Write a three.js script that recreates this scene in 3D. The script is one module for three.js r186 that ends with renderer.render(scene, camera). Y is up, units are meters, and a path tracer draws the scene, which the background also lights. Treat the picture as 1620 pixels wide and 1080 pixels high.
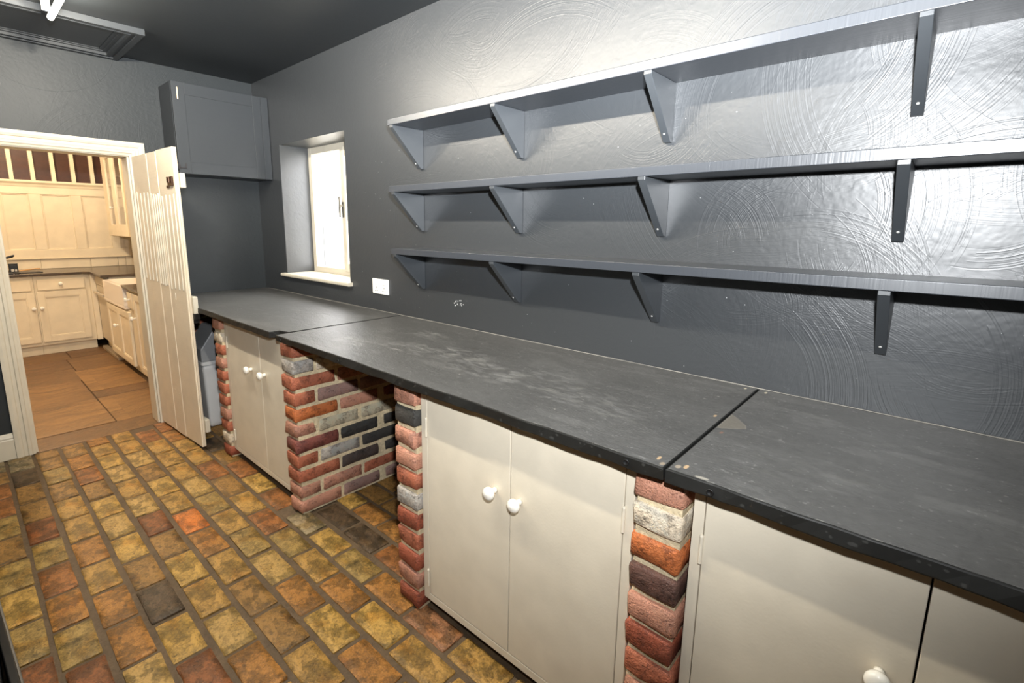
import * as THREE from 'three';
import { RoundedBoxGeometry } from 'three/addons/geometries/RoundedBoxGeometry.js';
import { mergeGeometries, toCreasedNormals } from 'three/addons/utils/BufferGeometryUtils.js';
import { RectAreaLightUniformsLib } from 'three/addons/lights/RectAreaLightUniformsLib.js';

// ---------------------------------------------------------------- camera
const scene = new THREE.Scene();
const W = 1620, H = 1080, FPX = 778.6;
const camera = new THREE.PerspectiveCamera(2 * Math.atan(H / 2 / FPX) * 180 / Math.PI, W / H, 0.01, 200);
const EYE = new THREE.Vector3(-1.618, 1.3545, 3.857);
{
  const yaw = 0.8357, pitch = -0.1815, roll = 0.009;
  const f = new THREE.Vector3(Math.sin(yaw) * Math.cos(pitch), Math.sin(pitch), -Math.cos(yaw) * Math.cos(pitch));
  const r0 = new THREE.Vector3(Math.cos(yaw), 0, Math.sin(yaw)), u0 = r0.clone().cross(f);
  const r = r0.clone().multiplyScalar(Math.cos(roll)).addScaledVector(u0, Math.sin(roll));
  const u = u0.clone().multiplyScalar(Math.cos(roll)).addScaledVector(r0, -Math.sin(roll));
  camera.position.copy(EYE);
  camera.quaternion.setFromRotationMatrix(new THREE.Matrix4().makeBasis(r, u, f.clone().negate()));
  camera.setViewOffset(W, H, 810 - 783.4, 540 - 499.6, W, H);     // the photograph is cropped off the lens axis
}
const renderer = new THREE.WebGLRenderer({ antialias: true });
renderer.toneMapping = THREE.LinearToneMapping;
renderer.toneMappingExposure = 1.0;
renderer.shadowMap.enabled = true;

// ---------------------------------------------------------------- daylight and lamps
scene.background = new THREE.Color(1.0, 1.0, 1.02);
scene.backgroundIntensity = 13;
const FLASH_AT = new THREE.Vector3(-1.63, 1.585, 3.84);
const LIGHT = { flash: 104, card: 20.5, tube: 1.6, kitchen: 5.6 };
const COL = { flash: new THREE.Color(0.95, 0.975, 1.0), tube: new THREE.Color(1.0, 0.91, 0.76), kitchen: new THREE.Color(1.0, 0.805, 0.59) };
RectAreaLightUniformsLib.init();

// ---------------------------------------------------------------- helpers
let seed = 7;
const rnd = () => { seed = (seed * 1664525 + 1013904223) >>> 0; return seed / 4294967296; };
const rr = (a, b) => a + (b - a) * rnd();
const pick = (a) => a[Math.floor(rnd() * a.length) % a.length];
const hash = (x, y, s) => { let h = (x * 374761393 + y * 668265263 + s * 2246822519) | 0; h = Math.imul(h ^ (h >>> 13), 1274126177); return ((h ^ (h >>> 16)) >>> 0) / 4294967296; };
function vnoise(x, y, s, p = 0) {                    // value noise; p is the period (0: none)
  const ix = Math.floor(x), iy = Math.floor(y), fx = x - ix, fy = y - iy, u = fx * fx * (3 - 2 * fx), v = fy * fy * (3 - 2 * fy);
  const w = (n) => (p ? ((n % p) + p) % p : n);
  const a = hash(w(ix), w(iy), s), b = hash(w(ix + 1), w(iy), s), c = hash(w(ix), w(iy + 1), s), d = hash(w(ix + 1), w(iy + 1), s);
  return a + (b - a) * u + (c - a) * v + (a - b - c + d) * u * v;
}
function fbm(x, y, s, oct = 4, p = 0) { let a = 0, k = 0.5, n = 0; for (let i = 0; i < oct; i++) { a += k * vnoise(x, y, s + i * 17, p); n += k; k *= 0.5; x *= 2; y *= 2; p *= 2; } return a / n; }
const sm = (a, b, x) => { const t = Math.min(1, Math.max(0, (x - a) / (b - a))); return t * t * (3 - 2 * t); };
function tex(n, fn, srgb = true, m = n) {            // fn(u, v) -> [r, g, b] in 0..1
  const d = new Uint8Array(n * m * 4);
  for (let j = 0; j < m; j++) for (let i = 0; i < n; i++) {
    const c = fn(i / n, j / m), k = (j * n + i) * 4;
    for (let q = 0; q < 3; q++) d[k + q] = Math.max(0, Math.min(255, Math.round(255 * (c.length ? c[q] : c))));
    d[k + 3] = 255;
  }
  const t = new THREE.DataTexture(d, n, m);
  t.wrapS = t.wrapT = THREE.RepeatWrapping; t.magFilter = THREE.LinearFilter; t.minFilter = THREE.LinearMipmapLinearFilter; t.generateMipmaps = true;
  if (srgb) t.colorSpace = THREE.SRGBColorSpace;
  t.needsUpdate = true; return t;
}
function rep(t, metres, metresY = metres) { const c = t.clone(); c.repeat.set(1 / metres, 1 / metresY); c.needsUpdate = true; return c; }
const S = (color, o = {}) => new THREE.MeshPhysicalMaterial({ color, ior: 1.8, ...o });   // hard satin paint
const M = (color, o = {}) => new THREE.MeshStandardMaterial({ color, roughness: 0.6, ...o });

function planarUV(g) {                               // uv in metres from the face's dominant axis
  const q = g.index ? g.toNonIndexed() : g;
  const p = q.attributes.position, n = q.attributes.normal, uv = new Float32Array(p.count * 2);
  for (let i = 0; i < p.count; i += 3) {
    let ax = 0, ay = 0, az = 0;
    for (let k = i; k < i + 3; k++) { ax += n.getX(k); ay += n.getY(k); az += n.getZ(k); }
    ax = Math.abs(ax); ay = Math.abs(ay); az = Math.abs(az);
    for (let k = i; k < i + 3; k++) {
      const x = p.getX(k), y = p.getY(k), z = p.getZ(k);
      const [a, b] = ax >= ay && ax >= az ? [z, y] : ay >= az ? [x, z] : [x, y];
      uv[2 * k] = a; uv[2 * k + 1] = b;
    }
  }
  q.setAttribute('uv', new THREE.BufferAttribute(uv, 2));
  return q;
}
// a box given by its two corners, edges rounded by r
function B(x0, y0, z0, x1, y1, z1, r = 0) {
  const w = Math.abs(x1 - x0), h = Math.abs(y1 - y0), d = Math.abs(z1 - z0);
  const g = r > 0 ? new RoundedBoxGeometry(w, h, d, 2, Math.min(r, w / 2.01, h / 2.01, d / 2.01)) : new THREE.BoxGeometry(w, h, d);
  g.translate((x0 + x1) / 2, (y0 + y1) / 2, (z0 + z1) / 2);
  return planarUV(g);
}
function cyl(r0, r1, len, at, dir = [0, 1, 0], seg = 20) {
  const g = new THREE.CylinderGeometry(r1, r0, len, seg); g.translate(0, len / 2, 0);
  g.applyQuaternion(new THREE.Quaternion().setFromUnitVectors(new THREE.Vector3(0, 1, 0), new THREE.Vector3(...dir).normalize()));
  g.translate(...at); return planarUV(g);
}
function lathe(pts, at, dir = [0, 1, 0], seg = 24) {  // pts [radius, height]
  const g = new THREE.LatheGeometry(pts.map((p) => new THREE.Vector2(...p)), seg);
  g.applyQuaternion(new THREE.Quaternion().setFromUnitVectors(new THREE.Vector3(0, 1, 0), new THREE.Vector3(...dir).normalize()));
  g.translate(...at); return planarUV(g);
}
// a closed outline in (a, b) pushed along the third axis: plane 'xy' along z, 'zy' along x, 'xz' along y
function P(outline, from, to, plane = 'xy', holes = [], bevel = 0) {
  const s = new THREE.Shape(outline.map((p) => new THREE.Vector2(...p)));
  for (const h of holes) s.holes.push(new THREE.Path(h.map((p) => new THREE.Vector2(...p))));
  const g = new THREE.ExtrudeGeometry(s, { depth: to - from - 2 * bevel, bevelEnabled: bevel > 0, bevelSize: bevel, bevelThickness: bevel, bevelOffset: -bevel, bevelSegments: 2, curveSegments: 12 });
  g.translate(0, 0, from + bevel);
  const p = g.attributes.position;
  if (plane !== 'xy') {
    for (let i = 0; i < p.count; i++) { const a = p.getX(i), b = p.getY(i), c = p.getZ(i); plane === 'zy' ? p.setXYZ(i, c, b, a) : p.setXYZ(i, a, c, b); }
    for (let i = 0; i < p.count; i += 3) { const a = [p.getX(i), p.getY(i), p.getZ(i)], b = [p.getX(i + 2), p.getY(i + 2), p.getZ(i + 2)]; p.setXYZ(i, ...b); p.setXYZ(i + 2, ...a); }
    g.computeVertexNormals();
  }
  return planarUV(g);
}
const used = {};
const numbered = (n) => { const k = used[n] = (used[n] ?? -1) + 1; return k ? n + '_' + String(k).padStart(3, '0') : n; };
function mesh(name, geos, mat, parent) {
  const l = [].concat(geos).map((g) => { for (const k of Object.keys(g.attributes)) if (!['position', 'normal', 'uv'].includes(k)) g.deleteAttribute(k); return g; });
  const o = new THREE.Mesh(l.length > 1 ? mergeGeometries(l) : l[0], mat);
  o.name = parent ? name : numbered(name); o.castShadow = o.receiveShadow = true;
  (parent ?? scene).add(o); return o;
}
function tag(o, label, category, group) { o.userData.label = label; o.userData.category = category; if (group) o.userData.group = group; return o; }
function thing(name, label, category, at = [0, 0, 0], group) {
  const o = new THREE.Group(); o.name = numbered(name); o.position.set(...at); scene.add(o); return tag(o, label, category, group);
}
function struct(name, geos, mat, parent) { const o = mesh(name, geos, mat, parent); if (!parent) o.userData.kind = 'structure'; return o; }
function sgroup(name) { const o = new THREE.Group(); o.name = numbered(name); o.userData.kind = 'structure'; scene.add(o); return o; }

// ---------------------------------------------------------------- textures
// trowel-swirled plaster under satin paint: fans of concentric comb arcs (relief only)
function swirlTexture(n, size) {
  const c = document.createElement('canvas'); c.width = c.height = n;
  const g = c.getContext('2d'), k = n / size;
  g.fillStyle = 'rgb(128,128,128)'; g.fillRect(0, 0, n, n);
  g.lineCap = 'round';
  for (let f = 0; f < 260; f++) {
    const cx = rnd() * n, cy = rnd() * n, a0 = rr(0, Math.PI * 2), span = rr(0.5, 1.7), r0 = rr(0.08, 0.45) * k, nl = Math.floor(rr(10, 40)), strong = rr(0.08, 0.5) * (rnd() < 0.3 ? 1.5 : 0.8);
    let r = r0;
    for (let i = 0; i < nl; i++) {
      r += rr(0.0025, 0.0075) * k;
      const s0 = a0 + rr(-0.12, 0.25), s1 = a0 + span + rr(-0.4, 0.1), up = rnd() < 0.5;
      g.strokeStyle = `rgba(${up ? '255,255,255' : '20,20,20'},${strong * rr(0.25, 1)})`;
      g.lineWidth = rr(0.0009, 0.0022) * k;
      for (const ox of [-n, 0, n]) for (const oy of [-n, 0, n]) {
        if (cx + ox + r < 0 || cx + ox - r > n || cy + oy + r < 0 || cy + oy - r > n) continue;
        g.beginPath(); g.ellipse(cx + ox, cy + oy, r, r * 0.93, 0, s0, s1); g.stroke();
      }
    }
  }
  const img = g.getImageData(0, 0, n, n).data;
  return tex(n, (u, v) => {
    const i = Math.floor(u * n), j = Math.floor(v * n);
    const fine = fbm(u * 160, v * 160, 5, 2, 160), mid = fbm(u * 22, v * 22, 9, 3, 22), lump = sm(0.62, 0.8, fbm(u * 60, v * 60, 31, 2, 60));
    return 0.30 * img[(j * n + i) * 4] / 255 + 0.11 * fine + 0.12 * mid + 0.05 * lump + 0.2;
  }, false);
}
const swirl = swirlTexture(2048, 2.2);
const woodGrain = tex(512, (u, v) => 0.5 * fbm(u * 5, v * 90, 3, 3, 0) + 0.5 * fbm(u * 30, v * 30, 8, 2), false);
const brushed = tex(512, (u, v) => 0.65 * fbm(u * 120, v * 6, 13, 3) + 0.35 * fbm(u * 40, v * 40, 18, 2), false);
const speck = tex(512, (u, v) => fbm(u * 64, v * 64, 71, 3, 64), false);
const grainy = tex(512, (u, v) => { const a = fbm(u * 40, v * 40, 21, 4, 40), b = fbm(u * 10, v * 10, 25, 3, 10), c = sm(0.68, 0.8, fbm(u * 90, v * 90, 28, 2, 90)); return 0.45 * a + 0.4 * b - 0.25 * c + 0.15; }, false);
// floor brick faces: mottled fired clay, pale scrapes, dark pits; multiplied by the brick's own colour
const paverTex = [0, 1, 2, 3, 4, 5].map((s) => tex(384, (u, v) => {
  const a = fbm(u * 5, v * 5, 100 + s * 7, 4, 5), b = fbm(u * 22, v * 22, 140 + s, 3, 22), scr = sm(0.68, 0.74, fbm(u * 14 + v * 3, v * 5, 170 + s, 3)), pit = sm(0.72, 0.8, fbm(u * 26, v * 26, 190 + s, 2, 26)), iron = sm(0.52, 0.72, fbm(u * 4, v * 4, 220 + s, 3, 4));
  const grime = sm(0.48, 0.62, fbm(u * 6, v * 6, 250 + s, 5, 6)), dust = fbm(u * 70, v * 70, 270 + s, 2, 70);
  const k = (0.34 + 0.42 * a + 0.30 * b + 0.34 * dust + 0.18 * scr - 0.14 * pit) * (1 - 0.24 * grime);
  return [k * 1.0, k * (1 - 0.06 * iron), k * (0.98 - 0.20 * iron - 0.08 * grime + 0.06 * scr)];
}));
// wall bricks: red clay with lime and old paint left on them
const wallBrickTex = [0, 1, 2, 3, 4].map((s) => tex(384, (u, v) => {
  const a = fbm(u * 6, v * 6, 300 + s * 7, 4, 6), b = fbm(u * 26, v * 26, 340 + s, 3, 26), lime = sm(0.54 - 0.025 * s, 0.60 - 0.025 * s, fbm(u * 7, v * 9, 370 + s * 3, 5, 0)), pit = sm(0.70, 0.78, fbm(u * 24, v * 24, 390 + s, 2, 24));
  const g = fbm(u * 70, v * 70, 420 + s, 2, 70), k = 0.34 + 0.50 * a + 0.36 * b + 0.24 * g - 0.14 * pit, m = lime * (0.38 + 0.13 * s);
  return [k + (1.0 - k) * m, k + (1.05 - k) * m, k + (1.1 - k) * m];
}));
const mortarTex = tex(512, (u, v) => { const a = fbm(u * 9, v * 9, 410, 4, 9), b = fbm(u * 60, v * 60, 415, 2, 60); const k = 0.70 + 0.26 * a + 0.16 * b; return [k, k * 0.985, k * 0.96]; });
const stoneTex = [0, 1, 2].map((s) => tex(512, (u, v) => {
  const w = fbm(u * 3, v * 3, 440 + s, 3), a = fbm(u * 2.5 + w, v * 16 + w * 5, 450 + s, 4), b = fbm(u * 40, v * 40, 455 + s, 3);
  const k = 0.60 + 0.32 * a + 0.16 * b; return [k, k * (0.97 + 0.03 * a), k * (0.92 + 0.05 * a)];
}));
const paintTex = tex(256, (u, v) => { const k = 0.95 + 0.07 * fbm(u * 8, v * 8, 500, 4, 8); return [k, k, k]; });

// ---------------------------------------------------------------- materials
const WALL_COL = 0x333639;
const dark = { roughness: 0.40, bumpMap: rep(swirl, 2.2), bumpScale: 0.0030 };
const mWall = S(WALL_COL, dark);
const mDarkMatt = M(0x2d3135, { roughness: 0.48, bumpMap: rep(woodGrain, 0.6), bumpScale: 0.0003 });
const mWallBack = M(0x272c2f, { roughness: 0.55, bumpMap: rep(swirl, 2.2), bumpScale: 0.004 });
const mCeil = M(0x1f2326, { roughness: 0.46, bumpMap: rep(swirl, 3.1), bumpScale: 0.0012 });
const mShelf = S(0x383c42, { roughness: 0.36, bumpMap: rep(brushed, 0.5, 2.0), bumpScale: 0.0004 });
const mDarkWood = S(0x383c40, { roughness: 0.40, bumpMap: rep(woodGrain, 0.6), bumpScale: 0.0003 });
const mWhite = M(0xd3cbb9, { roughness: 0.38, map: rep(paintTex, 0.6), bumpMap: rep(woodGrain, 0.5), bumpScale: 0.0003 });
const mDoorPaint = M(0xe4d6bf, { roughness: 0.42, map: rep(paintTex, 0.6), bumpMap: rep(woodGrain, 0.5), bumpScale: 0.0006 });
const mCream = M(0xd9cfbb, { roughness: 0.42, map: rep(paintTex, 0.6), bumpMap: rep(speck, 0.3), bumpScale: 0.00015 });
const mKitchen = M(0xeadcc0, { roughness: 0.45, map: rep(paintTex, 0.6) });
const mKnob = M(0xf3efe4, { roughness: 0.18 });
const mSteel = M(0x9a9a98, { roughness: 0.3, metalness: 1 });
const mBlack = M(0x141414, { roughness: 0.4 });
const mPlastic = M(0xf4f2ee, { roughness: 0.3 });
const mMortarFloor = M(0x64533e, { roughness: 0.75, map: rep(mortarTex, 0.6), bumpMap: rep(grainy, 0.3), bumpScale: 0.003 });
const mMortar = M(0xe6d6b4, { roughness: 0.9, map: rep(mortarTex, 0.5), bumpMap: rep(grainy, 0.25), bumpScale: 0.004 });
const pav = {};
const PAVE = { g: 0xb38a46, y: 0xbf974c, t: 0xb89455, o: 0xa4864a, b: 0x98713a, d: 0x5e4a34, r: 0xa06632, R: 0x8c552c, O: 0xd07a36, T: 0xae7838, e: 0x988666, p: 0xa4724e };
for (const [k, c] of Object.entries(PAVE)) pav[k] = [0, 1, 2].map((i) => {
  const t = rep(paverTex[(k.charCodeAt(0) + i * 2) % 6], 0.27); t.offset.set(i * 0.37, i * 0.21);
  return M(c, { map: t, roughness: 0.55, bumpMap: rep(grainy, 0.16), bumpScale: 0.0030 });
});
const brk = {};
const BRICK = { r: 0xae6448, R: 0x9a5038, O: 0xbe6a38, p: 0xbc846c, m: 0x80463c, d: 0x4f423c, k: 0x3c3935, l: 0x604238, e: 0xb0a89e, w: 0xdecdb4, u: 0x94746a, o: 0x8c7f60, c: 0xc4b79c };
for (const [k, c] of Object.entries(BRICK)) brk[k] = [0, 1, 2].map((i) => {
  const t = rep(wallBrickTex[(k.charCodeAt(0) + i * 2) % 5], 0.24); t.offset.set(i * 0.31, i * 0.43);
  return M(c, { map: t, roughness: 0.66, bumpMap: rep(grainy, 0.14), bumpScale: 0.0042 });
});

// ---------------------------------------------------------------- worn brick shapes
function brickShape(w, h, d, s, wear = 0.006, rough = 0.0025, nx = 5, ny = 3, nz = 8) {
  const lines = (L, n) => { if (n < 3) return [0, 0.5, 1]; const e = Math.min(wear * 1.3 / L, 0.2), o = [0]; for (let i = 0; i < n - 1; i++) o.push(e + (1 - 2 * e) * i / (n - 2)); o.push(1); return o; };
  const g = new THREE.BoxGeometry(1, 1, 1, nx, ny, nz), p = g.attributes.position, L = [lines(w, nx), lines(h, ny), lines(d, nz)];
  const dim = [w, h, d], cnt = [nx, ny, nz], v = [0, 0, 0], inn = [0, 0, 0];
  for (let i = 0; i < p.count; i++) {
    for (let a = 0; a < 3; a++) {
      const t = Math.round((p.getComponent(i, a) + 0.5) * cnt[a]); v[a] = (L[a][t] - 0.5) * dim[a];
      inn[a] = Math.max(-dim[a] / 2 + wear, Math.min(dim[a] / 2 - wear, v[a]));
    }
    const q = [v[0] - inn[0], v[1] - inn[1], v[2] - inn[2]], l = Math.hypot(...q) || 1;
    const nn = (fbm(v[0] * 30 + 9.1 * s, v[2] * 30 + v[1] * 25, s, 3) - 0.5) * 2, edge = (q.filter((x) => Math.abs(x) > 1e-6).length - 1);
    const dd = wear + nn * rough - Math.max(0, edge) * wear * 0.5 * fbm(v[0] * 50 + s, v[2] * 50 + v[1] * 60, s + 5, 2);
    for (let a = 0; a < 3; a++) p.setComponent(i, a, inn[a] + q[a] / l * dd);
  }
  return planarUV(toCreasedNormals(g, 0.9));
}

// ================================================================ the room
const CEIL = 2.342, ZEND = 5.2, XL = -1.672, XFAR = -2.7;
// floor: mortar bed with bricks laid in it
const floor = struct('floor', [B(XFAR - 0.15, -0.12, -0.06, 0.32, -0.007, ZEND + 0.15)], mMortarFloor);
const paverShapes = [0, 1, 2, 3, 4, 5].map((s) => brickShape(0.103, 0.05, 0.209, 11 + s, 0.005, 0.0022, 6, 2, 10));
function paver(x, z, len, col, wide = 0.103) {
  const m = mesh('brick', paverShapes[Math.floor(rnd() * 6)], pav[col][Math.floor(rnd() * 3)], floor);
  m.position.set(x + rr(-0.002, 0.002), -0.025 + rr(-0.0025, 0.002), z);
  m.rotation.set(rr(-0.006, 0.006), (rnd() < 0.5 ? Math.PI : 0) + rr(-0.014, 0.014), rr(-0.008, 0.008));
  m.scale.set(wide / 0.103 * rr(0.975, 1.02), 1, len / 0.209);
}
// columns of bricks read off the photograph, far to near: centre of each brick along z and its colour
const COLS = [
  [-1.606, [[.09, 'e'], [.26, 'b'], [.44, 'r'], [.66, 'r'], [.88, 'o'], [1.11, 'b'], [1.34, 'o'], [1.57, 'y'], [1.80, 'o'], [2.02, 'R']]],
  [-1.497, [[.12, 'e'], [.34, 'd'], [.57, 'b'], [.80, 'b'], [1.03, 'R'], [1.25, 'o'], [1.48, 'r'], [1.70, 'T'], [1.92, 'o'], [2.13, 'R']]],
  [-1.377, [[.05, 'b'], [.23, 'b'], [.43, 'o'], [.66, 'b'], [.89, 'g'], [1.13, 'g'], [1.36, 'T'], [1.58, 'g'], [1.80, 'T'], [2.03, 'T'], [2.26, 't']]],
  [-1.260, [[.12, 'b'], [.33, 'T'], [.56, 'r'], [.78, 'b'], [1.00, 'y'], [1.22, 't'], [1.45, 'y'], [1.67, 'b'], [1.90, 'd'], [2.13, 'y'], [2.36, 'R']]],
  [-1.140, [[.05, 'T'], [.23, 'g'], [.43, 'y'], [.65, 't'], [.88, 'g'], [1.11, 't'], [1.33, 'R'], [1.54, 'b'], [1.77, 'y'], [2.00, 'g'], [2.22, 't'], [2.44, 'T']]],
  [-1.020, [[.09, 'g'], [.29, 'g'], [.52, 't'], [.76, 'b'], [.98, 'y'], [1.20, 'g'], [1.42, 'O'], [1.65, 'T'], [1.88, 'g'], [2.11, 'b'], [2.34, 'b'], [2.57, 'g']]],
  [-0.900, [[.19, 'r'], [.43, 'g'], [.65, 'g'], [.87, 'g'], [1.11, 't'], [1.34, 'o'], [1.56, 'g'], [1.78, 'o'], [2.01, 't'], [2.24, 'T'], [2.46, 'y'], [2.69, 'T']]],
  [-0.781, [[.10, 'r'], [.30, 'T'], [.52, 'g'], [.74, 'g'], [.97, 'r'], [1.22, 'b'], [1.46, 'g'], [1.69, 'r'], [1.91, 'o'], [2.13, 'g'], [2.35, 'T'], [2.57, 'y'], [2.80, 'g']]],
  [-0.662, [[.40, 'g'], [.62, 'd'], [.85, 'b'], [1.08, 'r'], [1.31, 'y'], [1.53, 'r'], [1.83, 'e'], [2.03, 'y'], [2.25, 'o'], [2.48, 'T'], [2.72, 'p'], [2.94, 'g']]],
  [-0.540, [[.20, 'd'], [.42, 'b'], [.64, 'd'], [1.89, 'd'], [2.13, 'd'], [2.35, 'r'], [2.56, 'T']]],
  [-0.420, [[.30, 'd'], [1.80, 'y'], [1.98, 'T'], [2.20, 'T'], [2.42, 'g']]],
  [-0.301, [[1.84, 'b'], [2.07, 'b'], [2.30, 't'], [2.51, 'b']]],
  [-0.182, [[1.80, 'b'], [2.02, 'b'], [2.25, 'e'], [2.47, 'b']]],
  [-0.064, [[1.84, 'd'], [2.07, 'b'], [2.30, 'b'], [2.51, 'b']]],
];
const laidCols = [];
for (const [x, list] of COLS) {
  const l = list.slice();
  if (x < -0.6) { let z = l[l.length - 1][0]; while (z < 3.9) { z += 0.225; l.push([z, pick('ggybtToTr'.split(''))]); } }
  l.forEach(([z, c], i) => {
    const before = i && z - l[i - 1][0] < 0.3 ? (l[i - 1][0] + z) / 2 : z - 0.1125, after = i < l.length - 1 && l[i + 1][0] - z < 0.3 ? (z + l[i + 1][0]) / 2 : z + 0.1125;
    const a = Math.max(before, 0.004);
    paver(x, (a + after) / 2, after - a - 0.014, c, x === -1.606 ? 0.098 : 0.103);
  });
}
// right wall with the window opening
const WZ0 = 0.38, WZ1 = 1.207, WY0 = 1.004, WY1 = 1.885;
const rect = (a0, b0, a1, b1) => [[a0, b0], [a1, b0], [a1, b1], [a0, b1]];
struct('wall_right', P(rect(-0.14, -0.1, ZEND + 0.12, CEIL), 0, 0.30, 'zy', [rect(WZ0, WY0, WZ1, WY1)]), mWall);
{
  // flecks of white paint and bare plaster knocked out of the dark wall
  const fl = [], at = (y, z, q) => { const g = new THREE.IcosahedronGeometry(q, 0); g.scale(0.3, 1, rr(0.7, 1.6)); g.translate(-0.0002, y, z); fl.push(planarUV(g)); };
  for (let i = 0; i < 22; i++) at(0.985 + rr(-0.016, 0.016), 2.165 + rr(-0.04, 0.04), rr(0.0010, 0.0034));
  for (let i = 0; i < 70; i++) at(rr(0.89, 1.75), rr(1.3, 4.0), rr(0.0006, 0.0016));
  const o = mesh('paint_flecks', fl, M(0xc9cbcb), scene.children.find((c) => c.name === 'wall_right')); o.userData.kind = 'stuff';
}
// back wall with the doorway
const DX0 = -1.42, DX1 = -0.785, DY = 1.768;
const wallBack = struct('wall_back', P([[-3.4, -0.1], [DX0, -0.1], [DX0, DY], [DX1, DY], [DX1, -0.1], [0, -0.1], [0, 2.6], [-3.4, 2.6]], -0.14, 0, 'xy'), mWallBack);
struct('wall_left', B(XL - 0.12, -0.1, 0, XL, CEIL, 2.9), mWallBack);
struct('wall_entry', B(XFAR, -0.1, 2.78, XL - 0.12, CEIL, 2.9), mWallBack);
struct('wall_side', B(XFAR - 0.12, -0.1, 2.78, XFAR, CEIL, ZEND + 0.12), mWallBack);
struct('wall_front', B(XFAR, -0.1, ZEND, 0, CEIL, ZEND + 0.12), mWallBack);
struct('ceiling', B(XFAR - 0.12, CEIL, 0, 0.3, CEIL + 0.12, ZEND + 0.12), mCeil);
// bricks that show bare on the back wall under the worktop
for (let r = 0; r < 5; r++) for (let k = 0; k < 3; k++) {
  const b = mesh('brick', brickShape(0.205, 0.064, 0.02, 40 + r * 3 + k, 0.005, 0.003, 6, 3, 2), brk[['r', 'R', 'p', 'r', 'm'][(r * 2 + k) % 5]][k], wallBack);
  b.position.set(-0.60 + k * 0.218 + (r % 2) * 0.1, 0.505 + r * 0.0755, 0.003);
}
mesh('mortar', B(-0.7, 0.42, 0, -0.01, 0.83, 0.006), mMortar, wallBack);

// ---------------------------------------------------------------- door frame and skirting
function casing(name, outer) {                        // moulded architrave swept round the opening, on the room side
  const prof = [[0, 0], [0, 0.012], [0.012, 0.016], [0.016, 0.021], [0.030, 0.023], [0.034, 0.017], [0.048, 0.017], [0.053, 0.023], [0.066, 0.027], [0.082, 0.026], [0.082, 0]];
  const x0 = DX0, x1 = DX1, y1 = DY - 0.006, pos = [];
  const path = (a) => [[x0 - a, 0], [x0 - a, y1 + a], [x1 + a, y1 + a], [x1 + a, 0]];
  const ring = prof.map(([a, z]) => path(a).map(([x, y]) => [x, y, z]));
  for (let k = 0; k < 3; k++) for (let i = 0; i < prof.length; i++) {
    const A = ring[i], C = ring[(i + 1) % prof.length];
    pos.push(...A[k], ...C[k], ...C[k + 1], ...A[k], ...C[k + 1], ...A[k + 1]);
  }
  for (const k of [0, 3]) for (let i = 1; i < prof.length - 1; i++) pos.push(...ring[0][k], ...ring[i][k], ...ring[i + 1][k]);
  const g = new THREE.BufferGeometry(); g.setAttribute('position', new THREE.Float32BufferAttribute(pos, 3)); g.computeVertexNormals();
  const o = struct(name, planarUV(g), mWhite); o.material.side = THREE.DoubleSide; return o;
}
const frame = casing('trim_1');
mesh('jamb', B(DX0, 0, -0.14, DX0 + 0.012, DY - 0.012, 0, 0.002), mWhite, frame);
mesh('jamb', B(DX1 - 0.012, 0, -0.14, DX1, DY - 0.012, 0, 0.002), mWhite, frame);
mesh('head', B(DX0, DY - 0.012, -0.14, DX1, DY, 0, 0.002), mWhite, frame);
struct('baseboard_back', P([[0.0, 0], [0.018, 0], [0.018, 0.115], [0.015, 0.122], [0.017, 0.128], [0.010, 0.146], [0.004, 0.152], [0, 0.152]].map(([a, b]) => [a, b]), XL, DX0 - 0.083, 'zy'), mWhite);
{
  // dark skirting at the left with a rounded grey bead along its foot, slightly out of true
  const g = sgroup('baseboard_left');
  g.position.set(-1.668, 0, 1.42); g.rotation.y = 0.046;
  mesh('board', B(-0.02, 0, 0, 0.0, 0.11, 1.45, 0.003), mBlack, g);
  mesh('bead', cyl(0.006, 0.006, 1.45, [0.005, 0.008, 0], [0, 0, 1], 12), M(0x6a6864, { roughness: 0.35 }), g);
}

// ---------------------------------------------------------------- kitchen shell
const KZ = -3.5, KX = -3.2;
struct('wall_kitchen_back', B(KX - 0.12, -0.1, KZ - 0.12, 0.12, 2.6, KZ), mKitchen);
struct('wall_kitchen_right', B(0, -0.1, KZ, 0.12, 2.6, -0.14), mKitchen);
struct('wall_kitchen_left', B(KX - 0.12, -0.1, KZ, KX, 2.6, -0.14), mKitchen);
struct('ceiling_kitchen', B(KX - 0.12, 2.6, KZ - 0.12, 0.12, 2.72, 0), mKitchen);
const floorK = struct('floor_kitchen', B(KX - 0.12, -0.12, KZ - 0.12, 0.12, -0.009, -0.06), M(0x5a4834, { roughness: 0.8, map: rep(mortarTex, 0.6) }));
const mFlag = [0x8f6a42, 0x805e3a, 0x997246, 0x775636, 0x866440].map((c, i) => M(c, { map: rep(stoneTex[i % 3], 0.9), roughness: 0.45, bumpMap: rep(grainy, 0.5), bumpScale: 0.003 }));
let fk = 0;
function flag(x0, z0, x1, z1, m) {
  const j = 0.004;
  const g = P([[x0 + j, z0 + j], [x1 - j, z0 + j + rr(-0.004, 0.004)], [x1 - j + rr(-0.004, 0.004), z1 - j], [x0 + j, z1 - j]], -0.045, 0.0, 'xz', [], 0.003);
  const o = mesh('flagstone', g, mFlag[m ?? fk++ % 5], floorK); o.position.y = rr(-0.003, 0.001);
}
flag(-1.43, -0.245, -0.60, 0.002, 1);                   // worn threshold slab
flag(-1.43, -0.815, -0.985, -0.245, 2); flag(-0.985, -0.92, -0.60, -0.245, 2);
flag(-1.75, -1.56, -0.985, -0.815, 0); flag(-0.985, -1.13, -0.60, -0.92, 3); flag(-0.985, -1.93, -0.60, -1.13, 2);
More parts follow.
